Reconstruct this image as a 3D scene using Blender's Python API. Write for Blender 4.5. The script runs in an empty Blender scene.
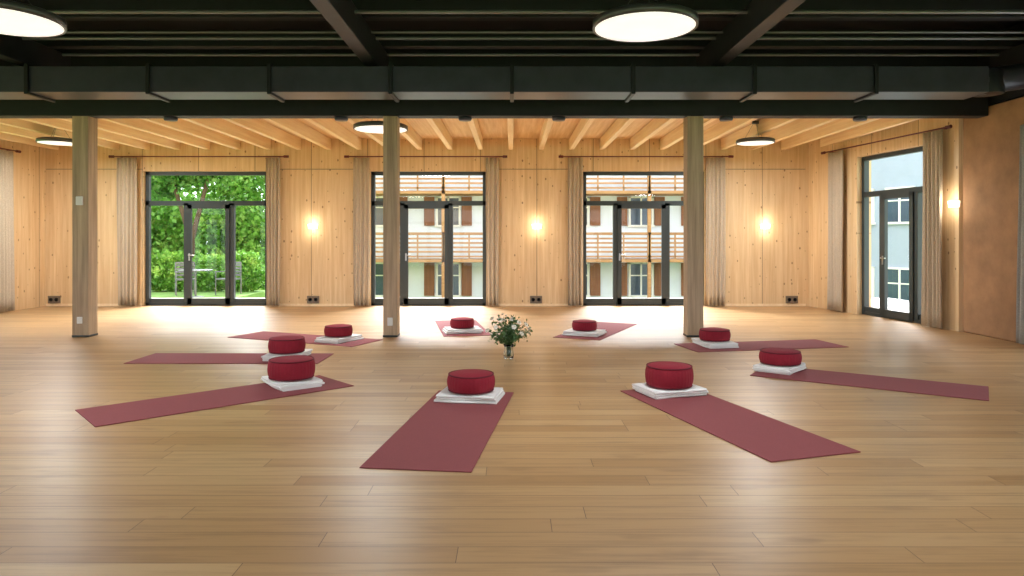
import bpy, math, random
import numpy as np
from mathutils import Matrix, Vector
random.seed(4); rng=np.random.default_rng(4)
sc=bpy.context.scene
COL=sc.collection

# ------------------------------------------------------------ materials
def lin(c): 
    return tuple(((v/255)/12.92 if v/255<=0.04045 else (((v/255)+0.055)/1.055)**2.4) for v in c)+(1,)
class NT:
    def __init__(s,name):
        s.m=bpy.data.materials.new(name); s.m.use_nodes=True
        s.n=s.m.node_tree.nodes; s.l=s.m.node_tree.links
        s.b=s.n['Principled BSDF']; s.out=s.n['Material Output']
    def N(s,t,**k):
        n=s.n.new(t)
        for a,v in k.items(): setattr(n,a,v)
        return n
    def L(s,a,b): s.l.new(a,b)
    def math(s,op,a,b=None,c=None):
        n=s.n.new('ShaderNodeMath'); n.operation=op
        for i,v in enumerate((a,b,c)):
            if v is None: continue
            if isinstance(v,(int,float)): n.inputs[i].default_value=v
            else: s.L(v,n.inputs[i])
        return n.outputs[0]
    def mix(s,f,a,b,mode='MIX'):
        n=s.n.new('ShaderNodeMix'); n.data_type='RGBA'; n.blend_type=mode
        for i,v in ((0,f),(6,a),(7,b)):
            if isinstance(v,(int,float,tuple)): n.inputs[i].default_value=v
            else: s.L(v,n.inputs[i])
        return n.outputs[2]
    def ramp(s,fac,pts):
        n=s.n.new('ShaderNodeValToRGB'); e=n.color_ramp.elements
        while len(e)<len(pts): e.new(0.5)
        for i,(p,c) in enumerate(pts): e[i].position=p; e[i].color=c
        s.L(fac,n.inputs[0]); return n.outputs[0]
    def coords(s,scale=(1,1,1),kind='Object'):
        t=s.n.new('ShaderNodeTexCoord'); m=s.n.new('ShaderNodeMapping'); m.inputs['Scale'].default_value=scale
        s.L(t.outputs[kind],m.inputs[0]); return m.outputs[0]
    def noise(s,vec,scale,detail=4,rough=.5):
        n=s.n.new('ShaderNodeTexNoise'); n.inputs['Scale'].default_value=scale
        n.inputs['Detail'].default_value=detail; n.inputs['Roughness'].default_value=rough
        s.L(vec,n.inputs['Vector']); return n.outputs[0]
    def bump(s,h,strength=.3,dist=.01):
        n=s.n.new('ShaderNodeBump'); n.inputs['Strength'].default_value=strength; n.inputs['Distance'].default_value=dist
        s.L(h,n.inputs['Height']); s.L(n.outputs[0],s.b.inputs['Normal'])

def plain(name,rgb,rough=.6,metal=0,var=.08,scale=12,bump=0,emit=None,es=0):
    t=NT(name); c=lin(rgb)
    v=t.noise(t.coords(),scale,5,.6)
    d=tuple(x*(1-var) for x in c[:3])+(1,); e=tuple(min(1,x*(1+var)) for x in c[:3])+(1,)
    t.L(t.ramp(v,[(.3,d),(.7,e)]),t.b.inputs['Base Color'])
    t.b.inputs['Roughness'].default_value=rough; t.b.inputs['Metallic'].default_value=metal
    if bump: t.bump(v,bump,.004)
    if emit: t.b.inputs['Emission Color'].default_value=lin(emit); t.b.inputs['Emission Strength'].default_value=es
    return t.m

def wood(name,c1,c2,axis=2,rough=.55,knots=False,seams=0,knotcol=(128,84,48)):
    t=NT(name)
    sc_=[16,16,16]; sc_[axis]=.7
    v=t.noise(t.coords(tuple(sc_)),1.0,6,.66)
    sc2=[3,3,3]; sc2[axis]=.35
    v2=t.noise(t.coords(tuple(sc2)),1.0,3,.5)
    col=t.ramp(v,[(.34,lin(c1)),(.66,lin(c2))])
    col=t.mix(t.math('MULTIPLY',v2,.3),col,lin(c1))
    if knots:
        tc=t.n.new('ShaderNodeTexCoord'); sp=t.n.new('ShaderNodeSeparateXYZ'); t.L(tc.outputs['Object'],sp.inputs[0])
        cb=t.n.new('ShaderNodeCombineXYZ'); t.L(t.math('MULTIPLY',sp.outputs[0],6.0),cb.inputs[0]); t.L(t.math('MULTIPLY',sp.outputs[2],3.8),cb.inputs[1])
        vo=t.n.new('ShaderNodeTexVoronoi'); vo.voronoi_dimensions='2D'; vo.inputs['Scale'].default_value=1.0; t.L(cb.outputs[0],vo.inputs['Vector'])
        sep=t.n.new('ShaderNodeSeparateColor'); t.L(vo.outputs['Color'],sep.inputs[0])
        th=t.math('MULTIPLY',t.math('POWER',sep.outputs[0],1.6),.12)
        k=t.math('SUBTRACT',th,vo.outputs['Distance'])
        k=t.math('MULTIPLY',k,22); k=t.math('MINIMUM',t.math('MAXIMUM',k,0),.85)
        col=t.mix(k,col,lin(knotcol))
        wn=t.n.new('ShaderNodeTexWhiteNoise'); wn.noise_dimensions='1D'
        t.L(t.math('FLOOR',t.math('MULTIPLY',sp.outputs[0],5.5)),wn.inputs['W'])
        col=t.mix(t.math('MULTIPLY',wn.outputs['Value'],.4),col,lin(tuple(x*.95 for x in c1)))
        if seams:
            f=t.math('FRACT',t.math('DIVIDE',t.math('ADD',sp.outputs[0],.35),seams))
            s_=t.math('LESS_THAN',f,.014/seams)
            col=t.mix(t.math('MULTIPLY',s_,.75),col,lin((110,76,48)))
    t.L(col,t.b.inputs['Base Color']); t.b.inputs['Roughness'].default_value=rough
    t.bump(v,.15,.003)
    return t.m

def floor_mat():
    t=NT('oak_planks'); W=.165; LN=2.1
    tc=t.n.new('ShaderNodeTexCoord'); sp=t.n.new('ShaderNodeSeparateXYZ'); t.L(tc.outputs['Object'],sp.inputs[0])
    v=t.math('DIVIDE',t.math('ADD',sp.outputs[1],50),W); row=t.math('FLOOR',v)
    wn=t.N('ShaderNodeTexWhiteNoise',noise_dimensions='1D'); t.L(row,wn.inputs['W'])
    u=t.math('ADD',t.math('DIVIDE',t.math('ADD',sp.outputs[0],50),LN),t.math('MULTIPLY',wn.outputs['Value'],7.3))
    idu=t.math('FLOOR',u)
    cb=t.N('ShaderNodeCombineXYZ'); t.L(idu,cb.inputs[0]); t.L(row,cb.inputs[1])
    w2=t.N('ShaderNodeTexWhiteNoise',noise_dimensions='2D'); t.L(cb.outputs[0],w2.inputs['Vector'])
    tone=t.ramp(w2.outputs['Value'],[(0,lin((168,130,86))),(.3,lin((178,141,97))),(.75,lin((186,150,106))),(1,lin((192,158,114)))])
    cg=t.N('ShaderNodeCombineXYZ')
    t.L(t.math('ADD',t.math('MULTIPLY',sp.outputs[0],.9),t.math('MULTIPLY',w2.outputs['Value'],37)),cg.inputs[0])
    t.L(t.math('MULTIPLY',sp.outputs[1],20),cg.inputs[1])
    g=t.noise(cg.outputs[0],1.0,8,.68)
    gr=t.ramp(g,[(.32,(.60,.54,.47,1)),(.52,(.97,.95,.92,1)),(.8,(1,1,1,1))])
    col=t.mix(.85,tone,gr,'MULTIPLY')
    c2=t.N('ShaderNodeCombineXYZ')
    t.L(t.math('ADD',t.math('MULTIPLY',sp.outputs[0],1.7),t.math('MULTIPLY',w2.outputs['Value'],91)),c2.inputs[0])
    t.L(t.math('MULTIPLY',sp.outputs[1],6),c2.inputs[1])
    kn=t.noise(c2.outputs[0],1.0,3,.5)
    col=t.mix(t.math('MULTIPLY',t.math('MAXIMUM',t.math('SUBTRACT',kn,.6),0),2.6),col,lin((116,82,50)))
    fv=t.math('FRACT',v); fu=t.math('FRACT',u)
    e1=t.math('MAXIMUM',t.math('LESS_THAN',fv,.0045/W),t.math('LESS_THAN',fu,.004/LN))
    col=t.mix(t.math('MULTIPLY',e1,.85),col,lin((84,56,34)))
    t.L(col,t.b.inputs['Base Color'])
    t.L(t.math('ADD',t.math('MULTIPLY',g,.2),.27),t.b.inputs['Roughness'])
    t.b.inputs['Specular IOR Level'].default_value=.5
    t.bump(t.math('ADD',t.math('MULTIPLY',g,.3),t.math('MULTIPLY',e1,-1)),.25,.002)
    return t.m

def glass_mat(name='window_glass'):
    t=NT(name); t.n.remove(t.b)
    tr=t.N('ShaderNodeBsdfTransparent'); tr.inputs[0].default_value=(.97,.98,.98,1)
    gl=t.N('ShaderNodeBsdfGlossy'); gl.inputs['Roughness'].default_value=.02
    lw=t.N('ShaderNodeLayerWeight'); 
    f=t.math('ADD',t.math('MULTIPLY',t.math('POWER',lw.outputs['Facing'],5.0),.5),.02)
    mx=t.N('ShaderNodeMixShader'); t.L(f,mx.inputs[0]); t.L(tr.outputs[0],mx.inputs[1]); t.L(gl.outputs[0],mx.inputs[2])
    t.L(mx.outputs[0],t.out.inputs[0]); return t.m

def leaf_mat(name,a,b,c,tr=0):
    t=NT(name)
    v=t.noise(t.coords(),1.3,5,.7)
    col=t.ramp(v,[(.3,lin(a)),(.5,lin(b)),(.7,lin(c))])
    t.L(col,t.b.inputs['Base Color'])
    t.b.inputs['Roughness'].default_value=.55
    if tr:
        tl=t.N('ShaderNodeBsdfTranslucent'); t.L(col,tl.inputs[0]); mx=t.N('ShaderNodeMixShader'); mx.inputs[0].default_value=tr
        t.L(t.b.outputs[0],mx.inputs[1]); t.L(tl.outputs[0],mx.inputs[2]); t.L(mx.outputs[0],t.out.inputs[0])
    return t.m
def fabric(name,rgb,scale=220,rough=.9,var=.2):
    t=NT(name); c=lin(rgb)
    v=t.noise(t.coords(),scale,2,.6); v2=t.noise(t.coords(),6,3,.5)
    col=t.ramp(v,[(.3,tuple(x*(1-var) for x in c[:3])+(1,)),(.7,tuple(min(1,x*(1+var)) for x in c[:3])+(1,))])
    col=t.mix(t.math('MULTIPLY',v2,.2),col,tuple(x*.6 for x in c[:3])+(1,))
    t.L(col,t.b.inputs['Base Color']); t.b.inputs['Roughness'].default_value=rough
    t.bump(v,.3,.003)
    return t.m

M={}
M['floor']=floor_mat()
M['spruce']=wood('spruce_clt',(214,176,128),(242,214,170),2,.5,True,1.22)
M['joist']=wood('spruce_joist',(232,200,154),(250,228,190),1,.6)
M['ceilboard']=wood('spruce_boards',(208,168,118),(232,200,154),1,.6)
M['post']=wood('weathered_post',(156,132,106),(204,178,146),2,.7)
M['black']=plain('black_timber',(18,18,22),.6,var=.4,scale=6)
M['black2']=plain('dark_grey_timber',(36,36,42),.5,var=.25,scale=5)
M['duct']=plain('duct_sheet',(66,68,80),.38,.35,.15,3)
M['ductd']=plain('duct_flange',(28,28,34),.5,.3)
M['pipe']=plain('galvanised_pipe',(128,128,134),.35,.5)
M['frame']=plain('anthracite_frame',(56,62,62),.45,.2,.06)
M['glass']=glass_mat()
M['curtain']=fabric('linen_curtain',(196,178,154),90)
M['curtain_grey']=fabric('grey_curtain',(172,168,160),90)
M['rod']=plain('oxblood_rod',(96,28,34),.4)
M['clay']=plain('clay_plaster',(164,124,88),.85,var=.22,scale=2.5,bump=.2)
M['plaster']=plain('white_plaster',(225,224,222),.8,var=.03)
M['mat']=fabric('mat_rubber',(140,66,68),160,.85,.12)
M['zafu']=fabric('burgundy_cotton',(138,12,36),120,.85,.15)
M['zafu_d']=fabric('burgundy_piping',(98,8,26),120,.85,.15)
M['towel']=fabric('white_cotton',(238,235,230),150,.95,.05)
M['lampw']=plain('lamp_diffuser',(250,250,246),.5,var=.01,emit=(255,252,246),es=.8)
M['lampr']=plain('lamp_rim',(90,90,92),.4,.5)
M['sconce']=plain('sconce_ceramic',(245,240,230),.5,var=.02,emit=(255,240,214),es=1.8)
M['socket']=plain('socket_grey',(120,104,86),.5)
M['socketw']=plain('socket_white',(225,222,215),.5,var=.02)
M['chrome']=plain('brushed_steel',(190,190,190),.3,1,.05)
M['fac']=plain('facade_render',(220,225,233),.85,var=.03,scale=2)
M['fac2']=plain('facade_render_blue',(158,168,182),.85,var=.04,scale=2)
M['facw']=wood('balcony_timber',(152,106,64),(186,140,92),0,.7)
M['shut']=wood('shutter_timber',(118,70,40),(150,98,60),2,.6)
M['wing']=plain('dark_window_glass',(64,78,94),.15,var=.2,scale=1)
M['terrace']=plain('terrace_stone',(190,188,182),.8,var=.1,scale=4)
M['grass']=plain('lawn',(110,146,70),.95,var=.25,scale=3)
M['leafA']=leaf_mat('leaves_a',(60,112,34),(112,166,60),(182,212,110),.3)
M['leafB']=leaf_mat('leaves_b',(44,84,34),(80,130,52),(132,176,86),.3)
M['bark']=plain('bark',(84,66,48),.9,var=.3)
M['bouq']=leaf_mat('bouquet_leaves',(44,72,36),(80,112,60),(126,156,96))
M['petal']=plain('white_petals',(246,240,226),.7,var=.04)
M['metal']=plain('patio_metal',(104,108,110),.5,.1)
M['roof']=plain('roof_tile',(120,92,76),.8)
def vase_mat():
    t=NT('vase_glass'); t.b.inputs['Base Color'].default_value=(.9,.95,.93,1)
    t.b.inputs['Transmission Weight'].default_value=1; t.b.inputs['Roughness'].default_value=.02; t.b.inputs['IOR'].default_value=1.45
    return t.m
M['vase']=vase_mat()

# ------------------------------------------------------------ mesh builder
class MB:
    def __init__(s): s.v=[]; s.f=[]; s.mi=[]; s.mats=[]; s.sm=[]
    def mid(s,m):
        if m not in s.mats: s.mats.append(m)
        return s.mats.index(m)
    def add(s,vs,fs,m,T=None,smooth=False):
        o=len(s.v); k=s.mid(m)
        for p in vs:
            p=Vector(p); s.v.append(tuple(T@p) if T else tuple(p))
        for f in fs: s.f.append(tuple(i+o for i in f)); s.mi.append(k); s.sm.append(smooth)
    def box(s,a,b,m,T=None):
        x0,y0,z0=[min(p,q) for p,q in zip(a,b)]; x1,y1,z1=[max(p,q) for p,q in zip(a,b)]
        vs=[(x0,y0,z0),(x1,y0,z0),(x1,y1,z0),(x0,y1,z0),(x0,y0,z1),(x1,y0,z1),(x1,y1,z1),(x0,y1,z1)]
        s.add(vs,[(3,2,1,0),(4,5,6,7),(0,1,5,4),(1,2,6,5),(2,3,7,6),(3,0,4,7)],m,T)
    def tube(s,p,q,r,m,n=10,r2=None,T=None):
        p=Vector(p); q=Vector(q); d=(q-p).normalized(); r2=r if r2 is None else r2
        a=d.orthogonal().normalized(); b=d.cross(a); vs=[]
        for c,rr in ((p,r),(q,r2)):
            for i in range(n):
                t=2*math.pi*i/n; vs.append(c+a*math.cos(t)*rr+b*math.sin(t)*rr)
        s.add(vs,[(i,(i+1)%n,n+(i+1)%n,n+i) for i in range(n)],m,T,True)
        s.add(vs,[tuple(range(n-1,-1,-1)),tuple(range(n,2*n))],m,T)
    def lathe(s,prof,m,n=32,c=(0,0,0),mod=None,T=None):
        vs=[]; k=len(prof)
        for i in range(n):
            t=2*math.pi*i/n
            for j,(r,z) in enumerate(prof):
                rr=r*(mod(t,j,k) if mod else 1)
                vs.append((c[0]+rr*math.cos(t),c[1]+rr*math.sin(t),c[2]+z))
        fs=[]
        for i in range(n):
            for j in range(k-1):
                a=i*k+j; b=((i+1)%n)*k+j
                fs.append((a,b,b+1,a+1))
        s.add(vs,fs,m,T,True)
    def fin(s,name,mat=None,bevel=0,parent=None,seg=2):
        me=bpy.data.meshes.new(name); me.from_pydata(s.v,[],s.f)
        for m in s.mats: me.materials.append(M[m])
        me.polygons.foreach_set('material_index',s.mi); me.polygons.foreach_set('use_smooth',s.sm)
        me.update()
        o=bpy.data.objects.new(name,me); COL.objects.link(o)
        if mat is not None: o.matrix_world=mat
        if bevel:
            b=o.modifiers.new('bevel','BEVEL'); b.width=bevel; b.segments=seg; b.limit_method='ANGLE'
        if parent: o.parent=parent
        return o
def frame2d(ox,oy,dx,dy):
    return Matrix.Translation((ox,oy,0))@Matrix.Rotation(math.atan2(dy,dx),4,'Z')

H=1.45; YB=15.15
F_back=frame2d(-10.1,YB,1,0)
F_right=frame2d(6.41,YB,.62,-4.25)
F_left=frame2d(-10.1,-3,0,1)
F_rf=frame2d(7.05,9.6,0,-1)
F_front=frame2d(7.05,-3,-1,0)

def wall(name,L,Fm,ops,h,m,t=.3,x0=0):
    b=MB(); x=x0
    for (a,c,z) in ops:
        b.box((x,0,0),(a,t,h),m); b.box((a,0,z),(c,t,h),m); x=c
    b.box((x,0,0),(L,t,h),m)
    return b.fin(name,Fm)
wall('wall_back',16.8,F_back,[(2.11,4.80,2.92),(7.03,9.54,2.92),(11.64,14.28,2.92)],3.62,'spruce')
wall('wall_right',4.2,F_right,[(1.67,3.54,3.03)],3.62,'spruce',x0=.01)
wall('wall_left',18.15,F_left,[(2,5.5,2.92),(8,11.5,2.92),(14.0,16.5,2.92)],4.5,'spruce')
wall('wall_right_front',12.6,F_rf,[(.6,3.6,2.92),(5.5,8.5,2.92)],4.5,'clay')
wall('wall_front',17.15,F_front,[(1.5,6,2.92),(8,12.5,2.92)],4.5,'plaster')
b=MB(); b.box((7.05,9.6,0),(7.4,10.95,3.42),'clay'); b.fin('wall_clay_partition',bevel=.02)
b=MB(); b.box((7.06,9.6,3.44),(7.4,10.95,4.5),'black'); b.fin('wall_right_upper')
b=MB(); b.box((-10.4,-3.3,-.25),(7.6,15.5,0),'floor'); b.fin('floor')
b=MB(); b.box((-10.1,-3,4.45),(7.4,10.7,4.6),'black'); b.fin('ceiling')
b=MB(); b.box((-10.1,10.75,3.62),(7.6,15.45,3.75),'ceilboard'); b.fin('ceiling_timber')
b=MB(); b.box((-10.4,-3.3,4.62),(7.6,15.6,4.75),'roof'); b.fin('roof')
b=MB(); b.box((-10.08,10.6,3.58),(7.04,10.72,4.44),'black'); b.fin('wall_upper_bulkhead')

b=MB(); x=-9.85
while x<6.9:
    b.box((x-.05,10.73,3.38),(x+.05,15.14,3.615),'joist'); x+=.655
b.fin('ceiling_joists',bevel=.006)
b=MB(); b.box((-10.08,10.34,3.27),(7.04,10.58,3.575),'black'); b.fin('crossbeam',bevel=.01)
b=MB()
for X in (-6.38,-1.84,2.71,6.9):
    b.box((X-.09,-2.9,3.72),(X+.09,9.98,4.06),'black2')
b.fin('ceiling_long_beams',bevel=.01)
b=MB()
for Y in (9.6,8.35,7.25,6.2,5.0,3.6,2.2,.8):
    b.box((-10.08,Y-.07,4.07),(7.03,Y+.07,4.3),'black2')
b.fin('ceiling_cross_beams',bevel=.01)
b=MB()
for Y,Z,r in ((9.0,4.03,.022),(7.8,3.98,.022),(8.7,4.02,.014),(9.8,4.03,.02)):
    b.tube((-10.05,Y,Z),(7.0,Y,Z),r,'pipe')
b.fin('ceiling_pipes')
b=MB(); b.box((-10.05,8.95,3.33),(6.1,9.45,3.66),'duct')
x=-9.3
while x<6:
    b.box((x-.025,8.92,3.30),(x+.025,9.48,3.69),'ductd'); x+=1.55
b.tube((6.1,9.2,3.5),(6.9,9.2,3.62),.17,'duct',20)
b.lathe([(0,0),(.19,0),(.19,.3),(0,.3)],'ductd',24,(6.25,9.2,3.35))
b.fin('ventilation_duct',bevel=.006)
for i,X in enumerate((-5.1,-2.55,-.7,.7,3.2,5.2)):
    b=MB(); b.lathe([(0,0),(.09,0),(.1,.02),(.1,.05),(0,.05)],'duct',20,(X,10.46,3.219)); b.fin('ceiling_speaker')

for X,hw in ((-6.38,.12),(-1.80,.105),(2.71,.12)):
    b=MB(); b.box((X-hw,10.34,0.0),(X+hw,10.58,3.268),'post')
    b.box((X-hw-.005,10.335,0),(X+hw+.005,10.585,.03),'frame')
    if X>-3 and X<0: b.box((X-.04,10.32,.17),(X+.04,10.34,.29),'socketw')
    if X<-3: b.box((X-.05,10.31,1.95),(X+.05,10.34,2.08),'socketw'); b.box((X-.04,10.32,.2),(X+.04,10.34,.3),'socketw')
    b.fin('timber_post',bevel=.008)

# ------------------------------------------------------------ doors
dn=[0]
def door(Fm,a,c,top,m1=.32,m2=.69,tr=2.23,handle=True):
    dn[0]+=1; b=MB(); g=.004; a+=g; c-=g; top-=g; y0,y1=.1,.2
    w=.075
    b.box((a,y0,0.002),(a+w,y1,top),'frame'); b.box((c-w,y0,0.002),(c,y1,top),'frame')
    b.box((a,y0,top-w),(c,y1,top),'frame'); b.box((a,y0,.002),(c,y1,.06),'frame')
    b.box((a,y0,tr-.05),(c,y1,tr+.05),'frame')
    xa=a+(c-a)*m1; xb=a+(c-a)*m2
    for xm in (xa,xb): b.box((xm-.05,y0,.05),(xm+.05,y1,tr),'frame')
    for (p,q) in ((a+w,xa-.05),(xa+.05,xb-.05),(xb+.05,c-w)):
        b.box((p,y0+.02,.06),(q,y1-.02,.15),'frame')
    p,q=xa+.04,xb-.04
    b.box((p,y0-.025,.03),(p+.09,y0+.02,tr-.03),'frame'); b.box((q-.09,y0-.025,.03),(q,y0+.02,tr-.03),'frame')
    b.box((p,y0-.025,tr-.12),(q,y0+.02,tr-.03),'frame'); b.box((p,y0-.025,.03),(q,y0+.02,.16),'frame')
    b.add([(a+w,y0+.05,.1),(c-w,y0+.05,.1),(c-w,y0+.05,top-w),(a+w,y0+.05,top-w)],[(0,1,2,3)],'glass')
    b.box((p+.03,y0-.04,.98),(p+.06,y0-.024,1.14),'chrome'); b.tube((p+.045,y0-.075,1.1),(p+.17,y0-.075,1.1),.011,'chrome'); b.tube((p+.045,y0-.08,1.1),(p+.045,y0-.02,1.1),.011,'chrome')
    b.fin('door_%d'%dn[0],Fm)
door(F_back,2.11,4.80,2.92,.33,.70); door(F_back,7.03,9.54,2.92,.27,.69); door(F_back,11.64,14.28,2.92,.27,.70)
door(F_right,1.67,3.54,3.03,.30,.78,2.3)
for a,c in ((2,5.5),(8,11.5),(14,16.5)): door(F_left,a,c,2.92)
for a,c in ((.6,3.6),(5.5,8.5)): door(F_rf,a,c,2.92)
for a,c in ((1.5,6),(8,12.5)): door(F_front,a,c,2.92)

# ------------------------------------------------------------ curtains
def curtain(Fm,a,c,z0=.02,z1=3.2,m='curtain',flare=0,y=-.12):
    b=MB(); w=c-a; folds=max(3,round(w/.085)); nx=folds*10; nz=14; vs=[]
    ph=random.random()*6
    for j in range(nz+1):
        z=z0+(z1-z0)*j/nz; s=j/nz
        for i in range(nx+1):
            u=i/nx
            amp=.035*(1+.35*math.sin(u*9+ph))*(1-.35*s)
            xx=a+w*u+.012*math.sin(3*s+ph+u*4)*(1-s)+flare*(1-s)**2*(u-.3)
            vs.append((xx,y+amp*math.sin(u*folds*2*math.pi+.5*math.sin(s*3+ph)),z))
    fs=[(j*(nx+1)+i,j*(nx+1)+i+1,(j+1)*(nx+1)+i+1,(j+1)*(nx+1)+i) for j in range(nz) for i in range(nx)]
    b.add(vs,fs,m,None,True)
    o=b.fin('curtain',Fm); so=o.modifiers.new('s','SOLIDIFY'); so.thickness=.004
    return o
def rod(Fm,a,c,z=3.22):
    b=MB(); b.tube((a,-.12,z),(c,-.12,z),.013,'rod')
    for x,d in ((a,-1),(c,1)):
        b.tube((x,-.12,z),(x+.1*d,-.12,z),.028,'rod')
    for x in (a+.12,c-.12): b.tube((x,-.12,z),(x,-.002,z),.01,'rod')
    b.fin('curtain_rod',Fm)
curtain(F_back,1.62,2.05); curtain(F_back,4.82,5.12); rod(F_back,1.55,5.2)
curtain(F_back,6.7,7.04); curtain(F_back,9.54,9.82); rod(F_back,6.6,9.9)
curtain(F_back,11.3,11.62); curtain(F_back,14.27,14.68); rod(F_back,11.2,14.75)
curtain(F_right,.9,1.4); curtain(F_right,3.56,4.0); rod(F_right,.8,4.08)
curtain(F_left,16.55,17.0); curtain(F_left,13.5,13.95); rod(F_left,13.4,17.1)
curtain(F_rf,0.05,.5,.02,3.0,'curtain_grey',.25)

def sconce(Fm,x,z=1.72):
    b=MB(); n=16; vs=[]
    for zz,rr in ((z-.05,.10),(z+.05,.115)):
        for i in range(n+1):
            t=math.pi*i/n; vs.append((x-rr*math.cos(t),-.002-rr*.7*math.sin(t),zz))
    b.add(vs,[(i,i+1,n+2+i,n+1+i) for i in range(n)],'sconce',None,True)
    b.box((x-.05,-.03,z-.045),(x+.05,0,z+.045),'sconce')
    o=b.fin('wall_sconce',Fm); so=o.modifiers.new('s','SOLIDIFY'); so.thickness=.006; so.offset=-1
    for dz,e in ((.1,.9),(-.1,.7)):
        l=bpy.data.lights.new('sconce_light','POINT'); l.energy=e*3; l.color=(1,.9,.74); l.shadow_soft_size=.03
        lo=bpy.data.objects.new('bulb',l); COL.objects.link(lo); lo.parent=o; lo.location=(x,-.15,z+dz)
sconce(F_back,5.79); sconce(F_back,10.64); sconce(F_back,15.58); sconce(F_right,4.12,2.0)
def socket(Fm,x,z=.13):
    b=MB(); b.box((x-.13,-.03,z-.07),(x+.13,0,z+.09),'socket')
    for d in (-.06,.06): b.lathe([(0,0),(.038,0),(.04,.008),(.03,.008),(.028,0)],'ductd',16,(0,0,0),None,Matrix.Translation((x+d,-.03,z+.01))@Matrix.Rotation(math.pi/2,4,'X'))
    b.fin('wall_socket',Fm,bevel=.004)
for x in (5.8,10.62,16.15): socket(F_back,x)
socket(F_back,.05+.15)
b=MB()
for a,c in ((.02,2.08),(4.83,7.0),(9.57,11.6),(14.3,16.45)): b.box((a,-.012,0.0),(c,-.0005,.05),'joist')
b.fin('baseboard_back',F_back)
b=MB(); 
for a,c in ((.02,2.11),(4.8,7.03),(9.54,11.64),(14.28,16.45)): b.box((a,-.006,2.955),(c,-.0003,2.967),'socket')
b.fin('trim_1',F_back)

# ------------------------------------------------------------ pendant lamps
def pendant(X,Y,Z=3.2,r=.43,P=120,top=4.06):
    b=MB()
    b.lathe([(0,.001),(r-.02,.0),(r-.02,.02)],'lampw',64)
    b.lathe([(r-.02,0),(r,0),(r,.06),(r-.03,.075),(0,.08)],'lampr',64)
    for i in range(3):
        t=2.1*i+.5; b.tube((r*.6*math.cos(t),r*.6*math.sin(t),.07),(0,0,.42),.0025,'lampr',6)
    b.tube((0,0,.42),(0,0,top-Z),.004,'lampr',6)
    b.lathe([(0,0),(.06,0),(.06,.04),(0,.04)],'lampr',20,(0,0,top-Z-.04))
    o=b.fin('pendant_lamp',Matrix.Translation((X,Y,Z)))
    l=bpy.data.lights.new('lamp_light','AREA'); l.shape='DISK'; l.size=2*r-.06; l.energy=P; l.color=(.91,.96,1)
    lo=bpy.data.objects.new('lamp_light',l); COL.objects.link(lo); lo.parent=o; lo.location=(0,0,-.005)
pendant(1.1,5.8,P=65); pendant(-4.1,5.65,P=65)
pendant(-2.1,11.2,3.2,.43,130,3.6); pendant(4.45,12.8,3.2,.34,110,3.6); pendant(-8.3,12.8,3.2,.34,110,3.6)
pendant(1.1,1.6,P=42); pendant(-4.1,1.6,P=42); pendant(5.3,2.6,P=70); pendant(-8.4,4.0,P=70)  # unseen pendants, added behind and beside the camera as fill light

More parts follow.
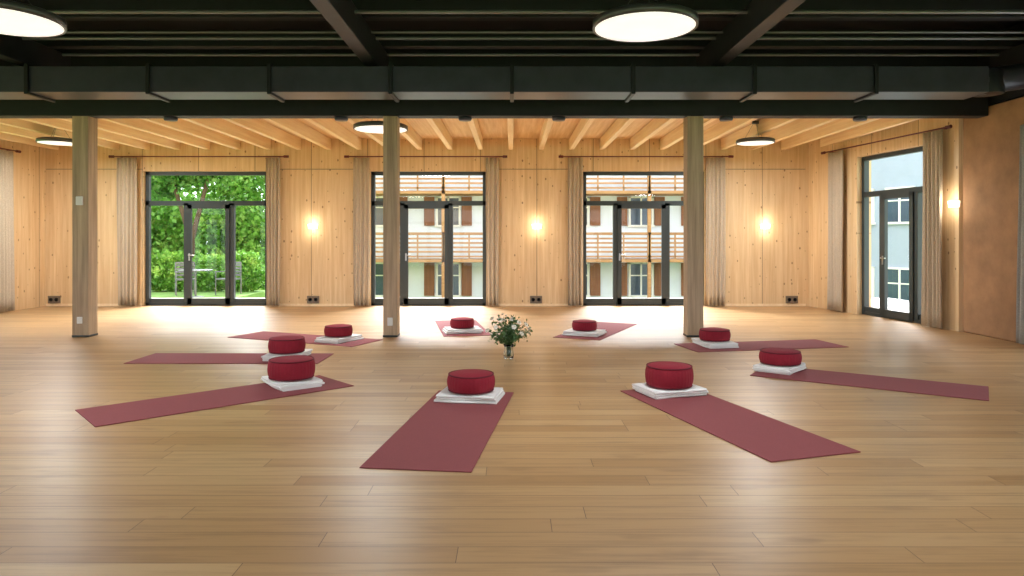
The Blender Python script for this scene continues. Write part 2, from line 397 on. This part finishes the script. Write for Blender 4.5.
# ------------------------------------------------------------ yoga sets
mats=[((-.341,6.63),(-.608,4.38)),((1.373,6.77),(2.024,4.645)),((2.72,7.72),(4.462,6.55)),
      ((2.3,9.30),(4.44,9.72)),((.93,10.15),(1.8,12.05)),((-.66,10.45),(-1.01,12.45)),
      ((-2.0,9.72),(-4.04,10.63)),((-2.25,8.47),(-4.51,8.49)),((-1.80,7.16),(-3.45,5.65))]
cush=[(-.37,6.34,.43,.17),(1.469,6.55,.44,.205),(2.956,7.72,.44,.155),(2.748,9.5,.41,.16),(1.09,10.55,.37,.15),(-.77,10.85,.37,.15),(-2.46,9.93,.39,.155),(-2.73,8.5,.43,.185),(-2.18,6.93,.45,.20)]
for (i_,o_),(cx,cy,cd,h) in zip(mats,cush):
    I=Vector(i_); O=Vector(o_); d=(O-I); L=d.length; c=(I+O)/2; ang=math.atan2(d.y,d.x)
    T=Matrix.Translation((c.x,c.y,0))@Matrix.Rotation(ang,4,'Z')
    b=MB(); wd=.36
    b.box((-L/2,-wd,.001),(L/2,wd,.008),'mat')
    b.fin('yoga_mat',T,bevel=.003)
    ta=ang+math.pi/2+random.uniform(-.12,.12)
    T=Matrix.Translation((cx,cy,.009))@Matrix.Rotation(ta,4,'Z')
    b=MB(); hw,hd=.285,.215; zz=0
    for k in range(3):
        th=.021; n=18; vs=[]
        w=hw-random.uniform(0,.03); e=hd-random.uniform(0,.025); ox=random.uniform(-.015,.015)
        cs=[]
        for a in range(7):
            t=math.pi/2+math.pi*a/6; cs.append((-e+.01+.010*math.cos(t)*1.6,th/2+th/2*math.sin(t)))
        for a in range(7):
            t=-math.pi/2+math.pi*a/6; cs.append((e-.01+.010*math.cos(t)*1.6,th/2+th/2*math.sin(t)))
        m_=len(cs)
        for i in range(n+1):
            x=-w+2*w*i/n
            for (y,z) in cs:
                vs.append((x+ox,y+.009*math.sin(x*11+k+cx),zz+z))
        fs=[(i*m_+j,(i+1)*m_+j,(i+1)*m_+(j+1)%m_,i*m_+(j+1)%m_) for i in range(n) for j in range(m_)]
        b.add(vs,fs,'towel',T=None,smooth=True)
        b.add(vs[:m_],[tuple(range(m_))],'towel'); b.add(vs[-m_:],[tuple(range(m_-1,-1,-1))],'towel')
        zz+=th+.001
    b.fin('folded_blanket',T)
    r=cd/2; b=MB(); prof=[]
    prof+= [(0,0),(r*.5,.0),(r*.86,.006)]
    for a in range(11):
        t=-math.pi/2+math.pi*a/10; prof.append((r*.90+.10*r*math.cos(t),h*.5+(h*.5-.014)*math.sin(t)))
    prof+=[(r*.80,h-.006),(r*.55,h+.004),(r*.25,h+.006),(0.001,h+.004)]
    def mod(t,j,k):
        s=max(0,1-abs(j-8)/6); return 1+.014*s*math.sin(t*36)+.012*math.sin(t*3+cx)
    b.lathe(prof,'zafu',144,(0,0,0),mod)
    for z in (.016,h-.016):
        pr=[(r*.935+.007*math.cos(a*math.pi/4),z+.007*math.sin(a*math.pi/4)) for a in range(9)]
        b.lathe(pr,'zafu_d',64,(0,0,0),lambda t,j,k:1+.012*math.sin(t*3+cx))
    b.fin('meditation_cushion',Matrix.Translation((cx,cy,.009+zz)))

# ------------------------------------------------------------ vase with flowers
vx,vy=-.04,8.46
emp=bpy.data.objects.new('flower_vase',None); COL.objects.link(emp); emp.location=(vx,vy,0)
b=MB(); b.lathe([(0,.002),(.05,.002),(.058,.01),(.062,.06),(.052,.11),(.05,.14),(.066,.18),(.062,.18),(.046,.14),(.048,.11),(.057,.06),(.052,.018),(0,.014)],'vase',40)
b.fin('vase',parent=emp)
b=MB(); fl=MB()
for i in range(70):
    az=random.uniform(0,2*math.pi); sp=random.uniform(.02,.29); hh=random.uniform(.26,.54)*(1-.9*max(0,sp-.12))
    p0=Vector((random.uniform(-.025,.025),random.uniform(-.025,.025),.03)); p1=Vector((.03*math.cos(az),.03*math.sin(az),.18)); p2=Vector((sp*math.cos(az),sp*math.sin(az),hh))
    b.tube(p0,p1,.002,'bouq',5); 
    mid=(p1+p2)/2+Vector((0,0,.03)); b.tube(p1,mid,.002,'bouq',5); b.tube(mid,p2,.0018,'bouq',5)
    for k in range(13):
        s=random.uniform(.25,1.0); c=p1.lerp(p2,s)+Vector((random.gauss(0,.018),random.gauss(0,.018),random.gauss(0,.018)))
        a=Vector((random.gauss(0,1),random.gauss(0,1),random.gauss(.4,.7))).normalized(); q=a.orthogonal().normalized(); q=Matrix.Rotation(random.random()*6,3,a)@q
        l=random.uniform(.03,.06); w=l*.28
        b.add([c,c+a*l*.5+q*w,c+a*l,c+a*l*.5-q*w],[(0,1,2,3)],'bouq')
    if i%5<2:
        out=Vector((math.cos(az)*sp*1.5,math.sin(az)*sp*1.5,.25)).normalized(); Q=out.to_track_quat('Z','Y')
        tip=p2+out*.02
        for ring,(nn,el,l) in enumerate(((8,.15,.034),(7,.7,.028),(5,1.15,.020))):
            for k in range(nn):
                t=2*math.pi*k/nn+ring*.4; a=Q@Vector((math.cos(t)*math.cos(el),math.sin(t)*math.cos(el),math.sin(el))); q=Q@Vector((-math.sin(t),math.cos(t),0))
                fl.add([tip,tip+a*l*.6+q*l*.38,tip+a*l,tip+a*l*.6-q*l*.38],[(0,1,2,3)],'petal')
b.fin('foliage',parent=emp); fl.fin('blossoms',parent=emp)

# ------------------------------------------------------------ exterior
b=MB(); b.box((-60,15.6,-2.3),(60,80,-2.05),'grass'); b.box((-60,-40,-2.3),(60,15.6,-2.05),'grass'); b.fin('ground_lawn')
b=MB(); b.box((-11,15.5,-2.04),(9.5,17.6,-.03),'terrace'); b.box((7.9,4,-2.04),(10.5,15.45,-.03),'terrace'); b.fin('ground_terrace')
b=MB(); b.box((-18,17.65,-2.04),(-7.3,21.2,-.10),'grass'); b.fin('ground_garden')
def building(name,Fm,L,base=-2.04,top=8.5,bal=True,step=3.1,depth=9,off=1.0,shut=True,fm='fac'):
    b=MB(); b.box((0,0,base),(L,depth,top),fm)
    b.box((-.5,-1.8 if bal else -.5,top),(L+.5,depth+.5,top+.25),'roof')
    z_w=[(-.95,.38),(2.05,3.2),(4.75,6.1)]
    for (z0,z1) in z_w:
        x=off
        while x<L-1:
            b.box((x,-.04,z0),(x+.95,.02,z1),'wing')
            for e in ((x-.06,x+.03),(x+.92,x+1.01),(x+.44,x+.51)): b.box((e[0],-.07,z0-.05),(e[1],.0,z1+.05),'socketw')
            b.box((x-.06,-.07,z1),(x+1.01,0,z1+.07),'socketw'); b.box((x-.1,-.12,z0-.08),(x+1.05,0,z0),'socketw'); b.box((x,-.06,(z0+z1)/2+.15),(x+.95,0,(z0+z1)/2+.2),'socketw')
            for sx in ((x-.56,x+1.04) if shut else ()):
                b.box((sx,-.09,z0-.03),(sx+.44,-.02,z1+.05),'shut')
                zz=z0+.05
                while zz<z1: b.box((sx+.05,-.11,zz),(sx+.39,-.09,zz+.05),'shut'); zz+=.1
            x+=step
    if bal:
        for z in (.62,3.42,6.3):
            b.box((-.3,-1.5,z-.12),(L+.3,0,z),'facw')
            b.box((-.3,-1.5,z+1.02),(L+.3,-1.4,z+1.1),'facw'); b.box((-.3,-1.5,z+.08),(L+.3,-1.44,z+.15),'facw')
            zz=z+.27
            while zz<z+1.0:
                b.box((-.3,-1.48,zz),(L+.3,-1.45,zz+.075),'facw'); zz+=.18
            x=-.2
            while x<L+.3: b.box((x-.03,-1.5,z),(x+.03,-1.42,z+1.05),'facw'); x+=1.05
        x=-.2
        while x<L+.3:
            b.box((x-.07,-1.5,base),(x+.07,-1.36,top),'facw'); x+=4.2
    return b.fin(name,Fm)
building('chalet_building',frame2d(-6.8,30,1,0),18.2,off=.85,step=2.75)
building('neighbour_building',frame2d(12.2,27,.55,-1),14,bal=False,step=1.5,off=.9,shut=False,fm='fac2')
def pchair(X,Y,a,z=-.03):
    b=MB()
    for x in (-.24,.24):
        for y in (-.22,.22): b.tube((x,y,0),(x,y,.64 if y<0 else .9),.016,'metal',8)
        b.box((x-.03,-.24,.63),(x+.03,.22,.655),'metal')
    b.box((-.25,-.23,.42),(.25,.23,.46),'metal')
    for zz in (.52,.61,.70,.79,.86): b.box((-.24,.20,zz),(.24,.225,zz+.055),'metal')
    b.fin('patio_chair',Matrix.Translation((X,Y,z))@Matrix.Rotation(a,4,'Z'))
pchair(-9.0,19.3,.5,-.1); pchair(-7.9,19.5,-.4,-.1)
def ptable(X,Y,z):
    b=MB(); b.lathe([(0,.7),(.42,.7),(.43,.715),(.42,.73),(0,.73)],'metal',32); b.tube((0,0,.02),(0,0,.7),.025,'metal'); b.lathe([(0,0),(.22,0),(.2,.02),(0,.03)],'metal',24)
    b.fin('patio_table',Matrix.Translation((X,Y,z)))
ptable(-8.45,18.7,-.1)

def leafcloud(name,blobs,n,mat,size=.16,trunk=None,inner=.75):
    tot=sum(w for *_,w in blobs); V=[];Fc=[]
    for (cx,cy,cz,rx,ry,rz,w) in blobs:
        k=int(n*w/tot)
        d=rng.normal(size=(k,3)); d/=np.linalg.norm(d,axis=1)[:,None]
        rad=rng.uniform(inner,1.05,(k,1))
        bump=1+.2*np.sin(d[:,:1]*7+cx)*np.sin(d[:,1:2]*6+cy)*1.0+.14*np.sin(d[:,2:3]*11)
        p=d*rad*bump*np.array([rx,ry,rz])+np.array([cx,cy,cz])
        a=rng.normal(size=(k,3))+d*.4; a/=np.linalg.norm(a,axis=1)[:,None]
        q=np.cross(a,rng.normal(size=(k,3))); q/=np.linalg.norm(q,axis=1)[:,None]
        l=rng.uniform(.6,1.3,(k,1))*size
        vv=np.stack([p,p+a*l*.5+q*l*.32,p+a*l,p+a*l*.5-q*l*.32],1).reshape(-1,3)
        o=sum(len(x) for x in V)
        V.append(vv); Fc+= [(o+4*i,o+4*i+1,o+4*i+2,o+4*i+3) for i in range(k)]
    b=MB(); b.mid(mat); b.v=[tuple(x) for x in np.concatenate(V)]; b.f=Fc; b.mi=[0]*len(Fc); b.sm=[False]*len(Fc)
    if trunk:
        for (p,q,r,r2) in trunk: b.tube(p,q,r,'bark',10,r2)
    return b.fin(name)
leafcloud('ivy_hedge',[(-14.5,24.6,.6,3,1.2,2.6,3),(-10.8,25.2,.4,2.6,1.1,2.4,3),(-17.5,24,.6,2.5,1.5,3,2),(-12.5,27.5,3.9,3.4,1.4,3.2,3),(-16,27.5,4.3,3,1.4,3.0,3),(-9.4,27,3.0,2.2,1.1,3.2,2)],80000,'leafA',.2,None,.55)
leafcloud('tree',[(-10.6,22.6,4.2,1.3,1.0,1.0,2),(-9.6,22.8,4.6,1.1,1.0,1.1,2),(-10.2,22.5,5.4,1.5,1.2,1.1,2),(-11.4,22.6,3.6,.8,.8,.7,1)],12000,'leafB',.18,
   [((-10.4,22.6,-2.05),(-10.35,22.6,1.4),.14,.11),((-10.35,22.6,1.4),(-11.0,22.5,3.6),.09,.05),((-10.35,22.6,1.4),(-9.7,22.7,4.0),.09,.05)])
leafcloud('shrub',[(-7.9,20.7,.45,.5,.35,.6,1),(-9.0,20.75,.4,.6,.35,.55,1),(-10.2,20.7,.45,.6,.35,.6,1),(-11.3,20.5,.5,.7,.4,.65,1),(-12.6,20.5,.4,.7,.35,.55,1)],16000,'leafA',.11)
leafcloud('garden_hedge',[(1.5,27,-1.6,7,.5,.5,1)],9000,'leafB',.14)

# ------------------------------------------------------------ light, world, camera
w=bpy.data.worlds.new('World'); sc.world=w; w.use_nodes=True
bg=w.node_tree.nodes['Background']; bg.inputs[0].default_value=(.86,.93,1,1); bg.inputs[1].default_value=3.8
s=bpy.data.lights.new('sun','SUN'); s.energy=40.0; s.angle=math.radians(50); s.color=(.92,.96,1)
so=bpy.data.objects.new('sun',s); COL.objects.link(so)
so.rotation_euler=Vector((.06,-.80,-.60)).to_track_quat('-Z','Y').to_euler()
cam=bpy.data.cameras.new('camera'); co=bpy.data.objects.new('camera',cam); COL.objects.link(co); sc.camera=co
co.location=(0,0,H); co.rotation_euler=(math.pi/2,0,0)
cam.sensor_width=36; cam.lens=700/1024*36; cam.shift_y=-49/1024; cam.clip_end=300
sc.view_settings.view_transform='Standard'; sc.view_settings.exposure=0.05
